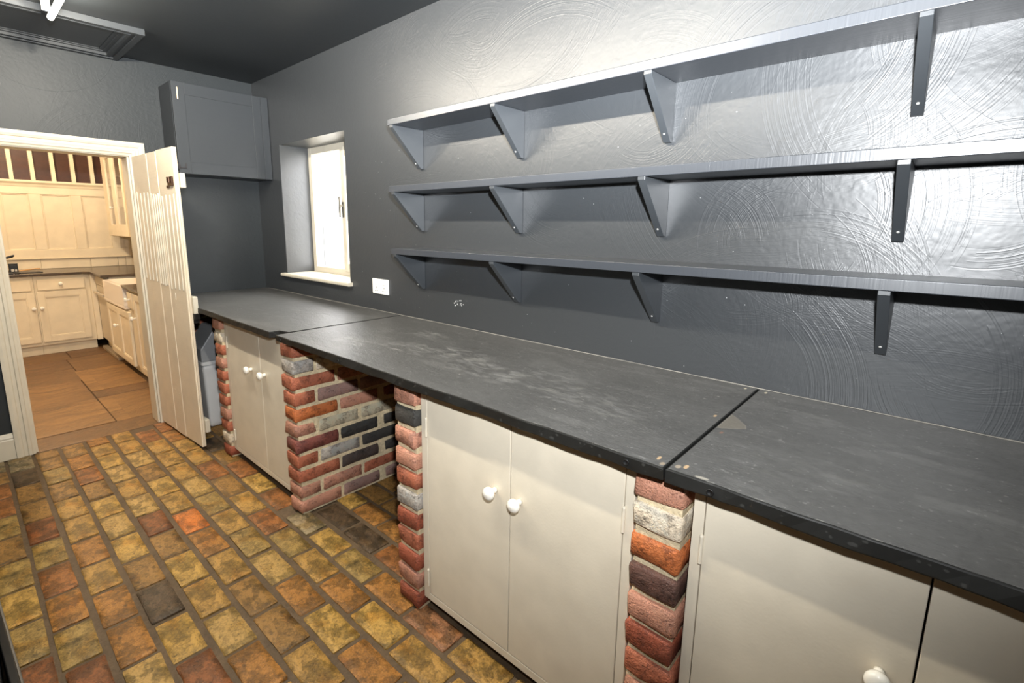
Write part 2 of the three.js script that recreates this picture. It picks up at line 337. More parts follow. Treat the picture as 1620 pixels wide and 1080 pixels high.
flag(-1.75, -2.06, -0.965, -1.56, 1); flag(-0.965, -2.55, -0.45, -1.93, 1); flag(-1.75, -2.50, -0.965, -2.06, 3); flag(-1.75, -3.1, -0.92, -2.50, 1); flag(-0.92, -3.1, -0.3, -2.55, 3);
for (let z = -3.2; z < -0.2; z += 0.62) { flag(-2.5, z, -1.75, Math.min(-0.15, z + 0.62)); flag(-3.2, z, -2.5, Math.min(-0.15, z + 0.62)); }
flag(-1.75, -0.815, -1.43, -0.15, 0);

// ================================================================ brick piers under the worktop
const PIERTOP = 0.834, NR = 11, CH = PIERTOP / NR;
const pierShapes = {};
const pshape = (len, s) => { const k = len.toFixed(3) + s; return pierShapes[k] ??= brickShape(0.112, CH - 0.017, len, 60 + s * 7 + Math.round(len * 100), 0.0045, 0.0048, 5, 4, Math.max(4, Math.round(len * 34))); };
function pier(label, z0, z1, rows) {                    // rows from the top course down; each row: colours from the front brick to the wall
  const t = thing('brick_pier', label, 'pier', [0, 0, 0], 'brick piers carrying the worktop');
  const w = z1 - z0, zc = (z0 + z1) / 2;
  mesh('mortar', B(-0.646, 0, z0 + 0.0055, -0.004, PIERTOP - 0.001, z1 - 0.0055), mMortar, t);
  rows.forEach((row, i) => {
    let x = -0.655 + rr(-0.005, 0.003); const y = PIERTOP - (i + 0.5) * CH + rr(-0.002, 0.002) - (i === 0 ? 0.003 : 0);
    [...row].forEach((c, k) => {
      const head = i % 2 === 1 && k === 0, len = head ? 0.103 : Math.min(0.212, -0.006 - x);
      if (len > 0.05 && c !== '.') {
        const m = mesh('brick', pshape(len > 0.2 ? 0.212 : len > 0.12 ? 0.15 : 0.103, Math.floor(rnd() * 4)), brk[c][Math.floor(rnd() * 3)], t);
        m.position.set(x + len / 2, y, zc + rr(-0.003, 0.003)); m.scale.z = 1;
        m.scale.x = w / 0.112 * (k ? 0.985 : rr(0.97, 1.01));
        m.rotation.set(0, Math.PI / 2 + rr(-0.012, 0.012), rr(-0.008, 0.008));
      }
      x += len + rr(0.012, 0.017);
    });
  });
  return t;
}
const PIERZ = [[0.802, 0.908], [1.662, 1.772], [2.522, 2.634], [3.410, 3.523]];
pier('slim brick pier nearest the open plank door, beside the grey bin', ...PIERZ[0], ['pr', 'wr', 'rr', 'pr', 'rp', 'rr', 'rr', 'pr', 'rp', 'wr', 'Rr']);
pier('deep brick pier with dark burnt bricks in its side, left of the open alcove', ...PIERZ[1], ['rup', 'ewpr', 'rpu', 'ruur', 'Opmm', 'pcclm', 'mkkr', 'rekok', 'rdkk', 'pprr', 'puur']);
pier('brick pier with a blue-grey second brick, right of the open alcove', ...PIERZ[2], ['pru', 'kur', 'ppr', 'prr', 'rrp', 'err', 'Rrr', 'rpr', 'Rrp', 'prr', 'Rrr']);
pier('brick pier with one white-painted brick, under the joint of the worktop slabs', ...PIERZ[3], ['prr', 'wur', 'Orr', 'lrr', 'ppr', 'Rrr', 'rpr', 'prr', 'rrr', 'Rrp', 'rrr']);

// ================================================================ slate worktop slabs
function slateTex(w, d, marks, s) {                     // colour only: chalky smears, knocks and scratches where the photo shows them
  const n = 1024, m = Math.round(n * d / w), c = document.createElement('canvas'); c.width = n; c.height = m;
  const g = c.getContext('2d'), k = n / w;
  const img = g.createImageData(n, m);
  for (let j = 0; j < m; j++) for (let i = 0; i < n; i++) {
    const u = i / k, v = j / k;
    const a = fbm(u * 6, v * 9, 600 + s, 4), b = fbm(u * 90, v * 90, 610 + s, 3), st = sm(0.60, 0.72, fbm(u * 7, v * 22, 620 + s, 5)), fleck = sm(0.80, 0.84, fbm(u * 130, v * 130, 630 + s, 2));
    const q = 66 + 16 * a + 12 * b + 9 * st + 26 * fleck, e = (j * n + i) * 4;
    img.data[e] = q * 1.0; img.data[e + 1] = q * 1.0; img.data[e + 2] = q * 0.985; img.data[e + 3] = 255;
  }
  g.putImageData(img, 0, 0);
  for (let i = 0; i < 70; i++) {
    g.strokeStyle = `rgba(150,148,142,${rr(0.08, 0.30)})`; g.lineWidth = rr(0.6, 1.4);
    const x = rnd() * n, y = rnd() * m, a = rr(-0.6, 0.6), l = rr(5, 50); g.beginPath(); g.moveTo(x, y); g.quadraticCurveTo(x + l * 0.5, y + l * a + rr(-4, 4), x + l, y + l * a * 1.6); g.stroke();
  }
  for (let i = 0; i < 26; i++) { g.fillStyle = `rgba(190,186,178,${rr(0.4, 0.9)})`; g.beginPath(); g.ellipse(rnd() * n, rnd() * m, rr(0.8, 2.4), rr(0.8, 1.8), 0, 0, 7); g.fill(); }
  for (let i = 0; i < w * 26; i++) { g.fillStyle = `rgba(172,170,162,${rr(0.2, 0.75)})`; g.beginPath(); g.ellipse(rnd() * n, rr(0.007, 0.014) * k, rr(0.002, 0.012) * k, rr(0.0008, 0.003) * k, 0, 0, 7); g.fill(); }
  for (const f of marks) f(g, k);
  const t = new THREE.CanvasTexture(c); t.colorSpace = THREE.SRGBColorSpace; t.flipY = false; t.wrapS = t.wrapT = THREE.ClampToEdgeWrapping; return t;
}
// smear of chalk dust: many short soft strokes
const smear = (x, z, r, a, z0) => (g, k) => { for (let i = 0; i < 60; i++) { g.fillStyle = `rgba(158,158,155,${a * 1.5 * rr(0.3, 1)})`; g.beginPath(); g.ellipse((z - z0 + rr(-r, r) * 1.2) * k, (x + 0.7 + rr(-r, r) * 0.6) * k, rr(0.01, 0.04) * k, rr(0.003, 0.010) * k, rr(-0.5, 0.5), 0, 7); g.fill(); } };
const chip = (x, z, l, w, col, z0, rot = 0) => (g, k) => { g.fillStyle = col; g.beginPath(); g.ellipse((z - z0) * k, (x + 0.7) * k, l * 0.62 * k, w * 0.62 * k, rot, 0, 7); g.fill(); };
function slab(label, outline, z0, z1, marks, s, holes = []) {
  const o = thing('slate_worktop', label, 'worktop', [0, 0, 0], 'slabs of the dark worktop');
  // front edge slightly uneven, as riven stone
  const g = P(outline, PIERTOP + 0.0015, 0.870, 'xz', [], 0.0035);
  const p = g.attributes.position, uv = g.attributes.uv, w = z1 - z0;
  for (let i = 0; i < p.count; i++) {
    const x = p.getX(i), y = p.getY(i), z = p.getZ(i);
    if (x < -0.6) { p.setX(i, x + (fbm(z * 9, y * 30, 700 + s, 3) - 0.5) * 0.010); if (y < 0.85 && x < -0.676) p.setY(i, y + fbm(z * 14, 3, 720 + s, 4) * 0.008); }
  }
  g.computeVertexNormals();
  const caps = g.groups[0].count;
  for (let i = 0; i < p.count; i++) i < caps ? uv.setXY(i, (p.getZ(i) - z0) / w, (p.getX(i) + 0.7) / 0.7) : uv.setXY(i, p.getZ(i), p.getY(i) + p.getX(i));
  const m = S(0xffffff, { ior: 1.75, map: slateTex(w, 0.7, marks, s), roughness: 0.46, bumpMap: grainySlate, bumpScale: 0.0016 });
  mesh('slab', g, [m, mSlabEdge], o);
  for (const [y, z] of holes) mesh('bolt_hole', [lathe([[0.0001, -0.0005], [0.0045, 0.0008], [0.006, 0.0022], [0.0072, 0.0016], [0.0072, 0]], [-0.6925, y, z], [-1, 0, 0], 14)], mBlack, o);
  return o;
}
const mSlabEdge = M(0x2f2f2d, { roughness: 0.55, map: rep(tex(512, (u, v) => { const k = 0.75 + 0.3 * fbm(u * 20, v * 20, 741, 3, 20) + 2.4 * sm(0.78, 0.84, fbm(u * 46, v * 46, 747, 2, 46)); return [k * 0.6, k * 0.6, k * 0.58]; }), 0.6) });
const grainySlate = rep(tex(512, (u, v) => 0.6 * fbm(u * 8, v * 8, 730, 4, 8) + 0.4 * fbm(u * 60, v * 60, 733, 3, 60), false), 0.25);
const edgeLine = (z0, z1, x = -0.69, n = 60) => { const o = []; for (let i = 0; i <= n; i++) o.push([x + 0.0, z0 + (z1 - z0) * i / n]); return o; };
slab('far slate worktop slab with a clipped corner, below the window', [[-0.003, 0.003], [-0.003, 1.703], [-0.628, 1.697], [-0.642, 1.634], ...edgeLine(1.630, 0.003, -0.688, 50)], 0, 1.71, [], 1);
slab('middle slate worktop slab with pale chalky smears', [[-0.003, 1.709], [-0.003, 3.488], ...edgeLine(3.488, 1.711, -0.691, 60)], 1.70, 3.49, [
  smear(-0.42, 2.30, 0.10, 0.16, 1.7), smear(-0.36, 2.55, 0.10, 0.18, 1.7), smear(-0.45, 2.75, 0.12, 0.14, 1.7), smear(-0.40, 3.0, 0.14, 0.13, 1.7), smear(-0.22, 2.2, 0.08, 0.13, 1.7), smear(-0.52, 2.05, 0.07, 0.12, 1.7), smear(-0.45, 3.2, 0.12, 0.10, 1.7),
  chip(-0.655, 3.462, 0.006, 0.016, 'rgb(176,150,118)', 1.7), chip(-0.325, 3.467, 0.006, 0.014, 'rgb(176,150,118)', 1.7), chip(-0.03, 3.458, 0.006, 0.012, 'rgb(190,180,160)', 1.7), chip(-0.675, 3.478, 0.008, 0.012, 'rgb(140,128,112)', 1.7),
], 2, [[0.853, 1.75], [0.852, 2.23], [0.854, 3.405]]);
slab('near slate worktop slab with a grey filled chip at its joint', [[-0.003, 3.4915], [-0.003, ZEND - 0.01], ...edgeLine(ZEND - 0.01, 3.4915, -0.691, 60)], 3.49, ZEND, [
  (g, k) => { g.fillStyle = 'rgb(104,100,92)'; g.beginPath(); for (const [z, x, i] of [[3.497, -0.285, 0], [3.512, -0.300, 1], [3.545, -0.340, 1], [3.552, -0.362, 1], [3.530, -0.378, 1], [3.505, -0.398, 1], [3.496, -0.40, 1]]) g[i ? 'lineTo' : 'moveTo']((z - 3.49) * k, (x + 0.7) * k); g.closePath(); g.fill(); g.strokeStyle = 'rgb(128,124,116)'; g.lineWidth = 1; g.stroke(); },
  chip(-0.655, 3.520, 0.007, 0.016, 'rgb(176,150,118)', 3.49), chip(-0.425, 3.515, 0.006, 0.012, 'rgb(116,92,80)', 3.49), chip(-0.03, 3.515, 0.006, 0.014, 'rgb(190,180,160)', 3.49), chip(-0.665, 3.507, 0.009, 0.014, 'rgb(140,130,116)', 3.49), chip(-0.679, 3.56, 0.022, 0.008, 'rgb(150,146,136)', 3.49, 0.1), smear(-0.22, 3.75, 0.12, 0.05, 3.49), smear(-0.5, 3.7, 0.12, 0.05, 3.49),
], 3, [[0.853, 3.582]]);
// crumbly painted filler along the back of the worktop
{
  const parts = [];
  for (let z = 0.05; z < 5; z += rr(0.05, 0.11)) { const l = rr(0.115, 0.13); parts.push(cyl(rr(0.0012, 0.0020), rr(0.0012, 0.0020), l, [-0.0024, 0.8706, z], [0, 0, 1], 6)); }
  struct('trim_2', parts, M(0x8a8780, { roughness: 0.8 }));
}

// ================================================================ base cupboards between the piers
function knob(name, at, dir, parent, s = 1, mat = mKnob) {
  return mesh(name, lathe([[0.0001, 0], [0.0085, 0], [0.0085, 0.006], [0.0075, 0.012], [0.010, 0.016], [0.0165, 0.021], [0.0195, 0.028], [0.0185, 0.035], [0.0125, 0.040], [0.0001, 0.0415]].map(([r, h]) => [r * s, h * s]), at, dir, 28), mat, parent);
}
function hinge(y, z, parent, x) { return mesh('hinge', [cyl(0.0042, 0.0042, 0.062, [x - 0.004, y - 0.031, z], [0, 1, 0], 10), cyl(0.0048, 0.003, 0.004, [x - 0.004, y + 0.031, z], [0, 1, 0], 10)], mCream, parent); }
function baseCupboard(label, z0, z1, doorL, gap, doorR, knobs, hinges, xf = -0.634, y0 = 0.055) {
  const t = thing('base_cupboard', label, 'cupboard', [0, 0, 0], 'cream cupboards under the worktop');
  const xb = xf + 0.020, top = 0.831;
  mesh('frame', [B(xf, y0, z0, xf + 0.02, top, doorL - 0.002, 0.0015), B(xf, y0, doorR + 0.002, xf + 0.02, top, z1, 0.0015), B(xf, y0, doorL - 0.002, xf + 0.02, y0 + 0.026, doorR + 0.002, 0.0015)], mCream, t);
  mesh('carcass', [B(xb, y0, z0, -0.01, y0 + 0.018, z1), B(xb, y0 + 0.018, z0, -0.01, top, z0 + 0.016), B(xb, y0 + 0.018, z1 - 0.016, -0.01, top, z1)], mCream, t);
  mesh('plinth', B(-0.56, 0.0, z0, -0.54, y0 - 0.001, z1), mBlack, t);
  [[doorL, gap - 0.0015, 0], [gap + 0.0015, doorR, 1]].forEach(([a, b, i]) => {
    const d = mesh('door', B(xf - 0.0005, y0 + 0.029, a, xf + 0.017, top - 0.004, b, 0.0018), mCream, t);
    knob('knob', [xf - 0.0005, ...knobs[i]], [-1, 0, 0], d);
    for (const [y, zz] of hinges.filter((h) => h[2] === i)) hinge(y, zz, d, xf - 0.0005);
  });
  return t;
}
baseCupboard('narrow cream cupboard with twin white knobs between the first two brick piers', 0.914, 1.656, 0.955, 1.372, 1.640, [[0.608, 1.262], [0.612, 1.425]], [[0.70, 0.952, 0], [0.15, 0.952, 0]]);
baseCupboard('wide cream two-door cupboard in the middle, both knobs in view', 2.640, 3.404, 2.672, 3.031, 3.378, [[0.597, 2.975], [0.597, 3.068]], [[0.70, 2.670, 0], [0.145, 2.670, 0], [0.68, 3.381, 1], [0.15, 3.381, 1]]);
baseCupboard('cream cupboard nearest the camera, cut off by the bottom right corner', 3.535, 4.30, 3.560, 3.910, 4.262, [[0.607, 3.866], [0.607, 3.955]], [[0.69, 3.558, 0], [0.15, 3.558, 0]]);

// ================================================================ wall shelves
const SB = [[1.889, 2.520, 3.136, 3.754, 4.37, 4.99]];
const shelfLabels = ['topmost dark painted wall shelf on triangular brackets', 'middle dark painted wall shelf on triangular brackets', 'lowest dark painted wall shelf, nearest the worktop'];
[1.804, 1.505, 1.2145].forEach((y, i) => {
  const t = thing('wall_shelf', shelfLabels[i], 'shelf', [0, 0, 0], 'long dark shelves on the right wall');
  mesh('board', B(-0.181, y, 1.874, -0.0008, y + 0.028, 5.15, 0.002), mShelf, t);
  for (const z of SB[0]) {
    const b = mesh('bracket', P([[-0.180, y - 0.0005], [-0.180, y - 0.010], [-0.017, y - 0.181], [-0.0008, y - 0.181], [-0.0008, y - 0.0005]], z, z + 0.024, 'xy', [], 0.0012), mDarkWood, t);
    mesh('screw', lathe([[0.0001, 0.0018], [0.0028, 0.0018], [0.0034, 0.0005], [0.0034, 0]], [-0.040, y - 0.158, z + 0.012], [-0.72, -0.69, 0], 12), M(0xb9b9b6, { roughness: 0.4 }), b);
  }
});

// ================================================================ wall cupboard in the corner
{
  const t = thing('wall_cupboard', 'dark grey painted wall cupboard hung in the corner beside the doorway', 'cupboard');
  const x0 = -0.584, x1 = -0.002, y0 = 1.660, y1 = 2.205, zf = 0.252, m = mDarkMatt;
  mesh('carcass', [B(x0, y0, 0.002, x1, y0 + 0.018, zf - 0.022), B(x0, y1 - 0.018, 0.002, x1, y1, zf - 0.022), B(x0, y0 + 0.018, 0.002, x0 + 0.018, y1 - 0.018, zf - 0.022), B(x1 - 0.018, y0 + 0.018, 0.002, x1, y1 - 0.018, zf - 0.022)], m, t);
  mesh('frame', [B(x1 - 0.048, y0, zf - 0.021, x1, y1, zf - 0.001, 0.0015)], m, t);
  const xd = x1 - 0.050, d = mesh('door', [B(x0 + 0.001, y0 + 0.001, zf - 0.020, x0 + 0.070, y1 - 0.001, zf, 0.0015), B(xd - 0.055, y0 + 0.001, zf - 0.020, xd, y1 - 0.001, zf, 0.0015), B(x0 + 0.070, y1 - 0.072, zf - 0.020, xd - 0.055, y1 - 0.001, zf, 0.0015), B(x0 + 0.070, y0 + 0.001, zf - 0.020, xd - 0.055, y0 + 0.072, zf, 0.0015), B(x0 + 0.068, y0 + 0.070, zf - 0.016, xd - 0.053, y1 - 0.070, zf - 0.0035)], m, t);
  mesh('hinge', [B(x0 + 0.026, 2.10, zf, x0 + 0.034, 2.172, zf + 0.006, 0.002)], M(0xc8b8a0, { roughness: 0.35, metalness: 0.3 }), d);
  mesh('latch', [B(x0 + 0.004, 1.690, zf, x0 + 0.040, 1.696, zf + 0.006, 0.001), B(x0 + 0.036, 1.690, zf, x0 + 0.042, 1.722, zf + 0.006, 0.001), B(x0 - 0.006, 1.684, zf - 0.012, x0 + 0.008, 1.716, zf + 0.006, 0.001)], M(0x2f2b2b, { roughness: 0.35 }), d);
}

// ================================================================ window, sill, socket
{
  const g = sgroup('window_1'), xo = 0.205, f = 0.045;
  mesh('frame', [B(xo, WY0, WZ0, xo + 0.06, WY1, WZ0 + f, 0.003), B(xo, WY0, WZ1 - f, xo + 0.06, WY1, WZ1, 0.003), B(xo, WY1 - f, WZ0 + f, xo + 0.06, WY1, WZ1 - f, 0.003), B(xo, WY0, WZ0 + f, xo + 0.06, WY0 + f, WZ1 - f, 0.003), B(xo, WY0 + f, 0.80, xo + 0.06, WY1 - f, 0.835, 0.003)], mWhite, g);
  // opening light on the near side, standing a little proud, with its fastener
  const c = mesh('casement', [B(xo - 0.014, WY0 + f - 0.012, 0.825, xo + 0.03, WY1 - f + 0.012, 0.872, 0.003), B(xo - 0.014, WY0 + f - 0.012, WZ1 - f - 0.045, xo + 0.03, WY1 - f + 0.012, WZ1 - f + 0.006, 0.003), B(xo - 0.014, WY1 - f - 0.042, 0.872, xo + 0.03, WY1 - f + 0.012, WZ1 - f - 0.045, 0.003), B(xo - 0.014, WY0 + f - 0.012, 0.872, xo + 0.03, WY0 + f + 0.042, WZ1 - f - 0.045, 0.003)], mWhite, g);
  mesh('handle', [B(xo - 0.022, 1.40, 0.836, xo - 0.014, 1.50, 0.858, 0.002), B(xo - 0.040, 1.466, 0.838, xo - 0.022, 1.484, 0.856, 0.003), B(xo - 0.048, 1.40, 0.840, xo - 0.036, 1.535, 0.854, 0.004)], M(0x5f5a50, { roughness: 0.35, metalness: 0.6 }), c);
  const glass = new THREE.MeshPhysicalMaterial({ color: 0xffffff, transmission: 1, roughness: 0.02, thickness: 0, ior: 1.45 });
  mesh('pane', B(xo + 0.028, WY0 + f - 0.005, WZ0 + f - 0.005, xo + 0.032, WY1 - f + 0.005, 0.805), glass, g);
  mesh('pane', B(xo + 0.008, WY0 + f + 0.036, 0.868, xo + 0.012, WY1 - f - 0.036, WZ1 - f - 0.040), glass, c);
  const sill = struct('window_sill', [P([[-0.032, WY0 - 0.018], [-0.036, WY0 - 0.013], [-0.036, WY0 - 0.002], [-0.030, WY0 + 0.004], [-0.0006, WY0 + 0.004], [-0.0006, WY0 - 0.018]], 0.345, 1.235, 'xy', [], 0.001), B(-0.0006, WY0 + 0.0006, WZ0 + 0.001, 0.205, WY0 + 0.004, WZ1 - 0.001)], mWhite);
}
{
  const t = thing('wall_socket', 'white double wall socket plate left of the shelves', 'socket');
  mesh('plate', B(-0.010, 0.968, 1.452, -0.0005, 1.053, 1.600, 0.003), mPlastic, t);
  for (const z of [1.489, 1.563]) {
    mesh('switch', B(-0.0135, 1.022, z - 0.010, -0.0095, 1.042, z + 0.010, 0.0015), mPlastic, t);
    mesh('pin_hole', [B(-0.0104, 0.999, z - 0.002, -0.0096, 1.008, z + 0.002), B(-0.0104, 0.984, z - 0.013, -0.0096, 0.988, z - 0.006), B(-0.0104, 0.984, z + 0.006, -0.0096, 0.988, z + 0.013)], mBlack, t);
  }
}

// ================================================================ plank door standing open into the room
{
  const g = sgroup('door_1'); g.position.set(-0.776, 0, 0.006); g.rotation.y = 0.062;   // local z runs from the hinge to the free edge
  const y0 = 0.012, y1 = 1.758, seams = [0.006, 0.270, 0.424, 0.672], T = 0.024;
  for (let i = 0; i < 3; i++) {
    const a = seams[i] + (i ? 0.004 : 0), b = seams[i + 1] - (i < 2 ? 0.004 : 0);
    const p = mesh('plank', B(0, y0 + rr(0, 0.004), a, T, y1 + (i === 2 ? 0.004 : 0), b, 0.004), mDoorPaint, g);
    mesh('tongue', B(0.008, y0 + 0.01, b, 0.016, y1 - 0.01, b + 0.008), mDoorPaint, p);
    const n = 4, w = b - a;
    for (let k = 0; k < n; k++) {
      const z = a + w * (k + 0.55) / (n + 0.15), h = rr(-0.006, 0.006);
      const bead = new THREE.CapsuleGeometry(0.0068, 0.530, 4, 10); bead.scale(0.75, 1, 1); bead.translate(-0.0005, 1.265 + h - 0.015 * i, z);
      mesh('bead', planarUV(bead.index ? bead.toNonIndexed() : bead), mWhite, p);
    }
    for (const yy of [0.11, 0.30, 0.86, 1.60]) for (const q of [0.3, 0.75]) mesh('nail_head', lathe([[0.0001, 0.0012], [0.0025, 0.001], [0.003, 0]], [0, yy + rr(-0.02, 0.02), a + w * q], [-1, 0, 0], 8), mWhite, p);
  }
  for (const [ya, yb] of [[1.545, 1.625], [0.835, 0.935], [0.105, 0.185]]) mesh('ledge', B(T, ya, 0.02, T + 0.026, yb, 0.688, 0.004), mWhite, g);
  mesh('lock', [B(T, 0.80, 0.60, T + 0.03, 0.835, 0.692, 0.003), B(T + 0.004, 0.778, 0.640, T + 0.026, 0.800, 0.680, 0.002)], mBlack, g);
  mesh('keyhole', [B(-0.0012, 0.905, 0.498, 0.0006, 0.945, 0.507, 0.0005)], M(0xf6efe0), g);
  mesh('latch', [B(-0.010, 1.555, 0.590, 0, 1.605, 0.655, 0.002), cyl(0.011, 0.011, 0.03, [-0.014, 1.572, 0.628], [0, 1, 0], 12), B(-0.006, 1.545, 0.560, 0, 1.560, 0.592, 0.001)], M(0x4a3528, { roughness: 0.3, metalness: 0.7 }), g);
  for (const y of [0.25, 1.50]) mesh('hinge', [cyl(0.006, 0.006, 0.09, [-0.003, y, 0.004], [0, 1, 0], 10)], mWhite, g);
}

// ================================================================ grey bin behind the door
{
  const t = thing('swing_bin', 'grey plastic bin with a sloped lid, tucked under the worktop behind the door', 'bin', [-0.500, 0, 0.25]);
  const frus = (y0, y1, w0, d0, w1, d1, r = 0.02) => {
    const g = new RoundedBoxGeometry(1, 1, 1, 3, 0.09), p = g.attributes.position;
    for (let i = 0; i < p.count; i++) { const k = p.getY(i) + 0.5; p.setXYZ(i, p.getX(i) * (w0 + (w1 - w0) * k), y0 + (y1 - y0) * k, p.getZ(i) * (d0 + (d1 - d0) * k)); }
    g.computeVertexNormals(); return planarUV(g);
  };
  mesh('body', frus(0.0, 0.44, 0.17, 0.21, 0.200, 0.24), M(0xd6d7d8, { roughness: 0.45 }), t);
  mesh('rim', frus(0.436, 0.462, 0.212, 0.252, 0.212, 0.252), M(0xdcdddd, { roughness: 0.4 }), t);
  const lid = P([[-0.104, 0.462], [0.104, 0.462], [0.104, 0.53], [0.030, 0.680], [-0.010, 0.680], [-0.104, 0.545]], -0.124, 0.124, 'xy', [], 0.006);
  mesh('lid', planarUV(lid), M(0x9fa1a3, { roughness: 0.4 }), t);
}

// ================================================================ ceiling: loft hatch and strip light
{
  const t = thing('ceiling_hatch', 'dark painted loft hatch with a moulded surround in the ceiling over the doorway', 'hatch');
  const xa = -1.50, xb = -0.785, za = 0.012, zb = 0.622;
  const ringPts = (i) => [[xa + i, za + i], [xb - i, za + i], [xb - i, zb - i], [xa + i, zb - i]];
  const ring = (i0, i1, y0, y1) => P(ringPts(i0), y0, y1, 'xz', [ringPts(i1)]);
  mesh('surround', [ring(0, 0.028, CEIL - 0.030, CEIL - 0.0005), ring(0.028, 0.050, CEIL - 0.022, CEIL - 0.0005), ring(0.050, 0.066, CEIL - 0.028, CEIL - 0.0005), ring(0.066, 0.086, CEIL - 0.014, CEIL - 0.0005), ring(0.086, 0.104, CEIL - 0.009, CEIL - 0.0005)], mDarkMatt, t);
  mesh('panel', P(ringPts(0.106), CEIL - 0.006, CEIL - 0.0005, 'xz'), mDarkMatt, t);
}
{
  // bare fluorescent tube on a slim batten, running from above the doorway towards the camera
  const t = thing('strip_light', 'lit fluorescent strip light on the ceiling at the top left edge', 'light'), x = -1.172, ya = CEIL - 0.078, z0 = 0.72, z1 = 3.12;
  mesh('batten', B(x - 0.062, CEIL - 0.046, z0 + 0.10, x - 0.012, CEIL - 0.0005, z1 - 0.05, 0.004), mPlastic, t);
  for (const z of [z0 + 0.12, z1 - 0.10]) mesh('lamp_holder', B(x - 0.045, ya - 0.012, z, x - 0.016, CEIL - 0.044, z + 0.022, 0.003), mPlastic, t);
  const glow = M(0xffffff, { emissive: COL.tube.clone().lerp(new THREE.Color(1, 1, 1), 0.35), emissiveIntensity: 9 });
  mesh('tube', cyl(0.0125, 0.0125, z1 - z0, [x, ya, z0], [0, 0, 1], 16), glow, t);
  for (let i = 0; i < 8; i++) {
    const p = new THREE.PointLight(COL.tube, LIGHT.tube, 0, 2);
    p.position.set(x, ya - 0.032, z0 + (z1 - z0) * (i + 0.5) / 8); p.castShadow = true; p.shadow.radius = 0.8; p.name = 'tube_light'; t.add(p);
  }
}
// ================================================================ the photographer's flash on its stand, behind the lens
{
  const t = thing('flash_stand', 'flash head on a thin stand behind the camera', 'flash', [FLASH_AT.x, 0, FLASH_AT.z + 0.09]);
  mesh('pole', cyl(0.009, 0.009, 1.54, [0, 0, 0.02]), mBlack, t);
  mesh('foot', [cyl(0.06, 0.05, 0.012, [0, 0, 0.02])], mBlack, t);
  const q = new THREE.Quaternion().setFromUnitVectors(new THREE.Vector3(0, 0, -1), new THREE.Vector3(0.70, -0.02, -0.70).normalize());
  const body = new RoundedBoxGeometry(0.075, 0.05, 0.05, 2, 0.006); body.applyQuaternion(q); body.translate(0, FLASH_AT.y, 0.0);
  mesh('head', planarUV(body), mBlack, t);
  const face = new RoundedBoxGeometry(0.06, 0.036, 0.004, 2, 0.002); face.translate(0, 0, -0.028); face.applyQuaternion(q); face.translate(0, FLASH_AT.y, 0.0);
  mesh('flash_lamp', planarUV(face), M(0xffffff, { emissive: COL.flash, emissiveIntensity: 4 }), t);
  // the head is tilted up at the upper wall; its wide catch panel throws a weaker light straight ahead
  const beam = (power, angle, to, dy) => {
    const s = new THREE.SpotLight(COL.flash, power, 0, angle, 1, 2);
    s.position.set(0.035, FLASH_AT.y + dy, -0.04); s.target.position.set(...to); s.castShadow = true; s.shadow.radius = 1.1; s.name = 'flash_light';
    t.add(s, s.target);
  };
  beam(LIGHT.flash, 1.05, [1.60, FLASH_AT.y + 2.15, -1.62], 0.004);
  beam(LIGHT.card, 1.28, [1.74, FLASH_AT.y + 0.42, -1.44], -0.004);
}

// ================================================================ kitchen beyond the doorway
function panelFront(x0, y0, x1, y1, z, rail = 0.055, flat = 0.008) {   // frame-and-panel front facing +z at plane z
  const g = [B(x0, y0, z - 0.02, x0 + rail, y1, z, 0.0015), B(x1 - rail, y0, z - 0.02, x1, y1, z, 0.0015), B(x0 + rail, y0, z - 0.02, x1 - rail, y0 + rail, z, 0.0015), B(x0 + rail, y1 - rail, z - 0.02, x1 - rail, y1, z, 0.0015), B(x0 + rail - 0.002, y0 + rail - 0.002, z - 0.018, x1 - rail + 0.002, y1 - rail + 0.002, z - flat)];
  const m = 0.010, a0 = x0 + rail, a1 = x1 - rail, b0 = y0 + rail, b1 = y1 - rail;
  g.push(B(a0, b0, z - 0.012, a0 + m, b1, z - 0.003, 0.002), B(a1 - m, b0, z - 0.012, a1, b1, z - 0.003, 0.002), B(a0 + m, b0, z - 0.012, a1 - m, b0 + m, z - 0.003, 0.002), B(a0 + m, b1 - m, z - 0.012, a1 - m, b1, z - 0.003, 0.002));
  return g;
}
const turnToX = (gs, x) => gs.map((g) => { g.rotateY(-Math.PI / 2); g.translate(x, 0, 0); return planarUV(g); });   // local x becomes world z, facing -x
function kitchenUnit(label, at, turn, w, h, parts) {
  const t = thing('kitchen_cabinet', label, 'cabinet', at, 'cream kitchen cabinets'); t.rotation.y = turn;
  mesh('carcass', [B(0, 0.10, -0.56, w, h, -0.022)], mKitchen, t);
  mesh('plinth', B(0, 0, -0.10, w, 0.099, -0.062), mKitchen, t);
  for (const p of parts) {
    const d = mesh(p.drawer ? 'drawer' : 'door', p.drawer ? [B(p.x0, p.y0, -0.02, p.x1, p.y1, 0, 0.003)] : panelFront(p.x0, p.y0, p.x1, p.y1, 0), mKitchen, t);
    if (p.knob) knob('knob', [p.knob[0], p.knob[1], 0], [0, 0, 1], d, 0.95);
  }
  return t;
}
const FZ = -2.862;
kitchenUnit('cream kitchen cabinet with a drawer above its panelled door, in the far corner', [-1.086, 0, FZ], 0, 0.442, 0.812, [
  { drawer: 1, x0: 0.022, x1: 0.395, y0: 0.668, y1: 0.775, knob: [0.20, 0.727] }, { x0: 0.010, x1: 0.40, y0: 0.135, y1: 0.652, knob: [0.032, 0.490] }]);
kitchenUnit('cream kitchen cabinet partly hidden by the left side of the door frame', [-1.60, 0, FZ], 0, 0.512, 0.812, [
  { drawer: 1, x0: 0.02, x1: 0.490, y0: 0.668, y1: 0.775 }, { x0: 0.02, x1: 0.503, y0: 0.135, y1: 0.652, knob: [0.485, 0.488] }]);
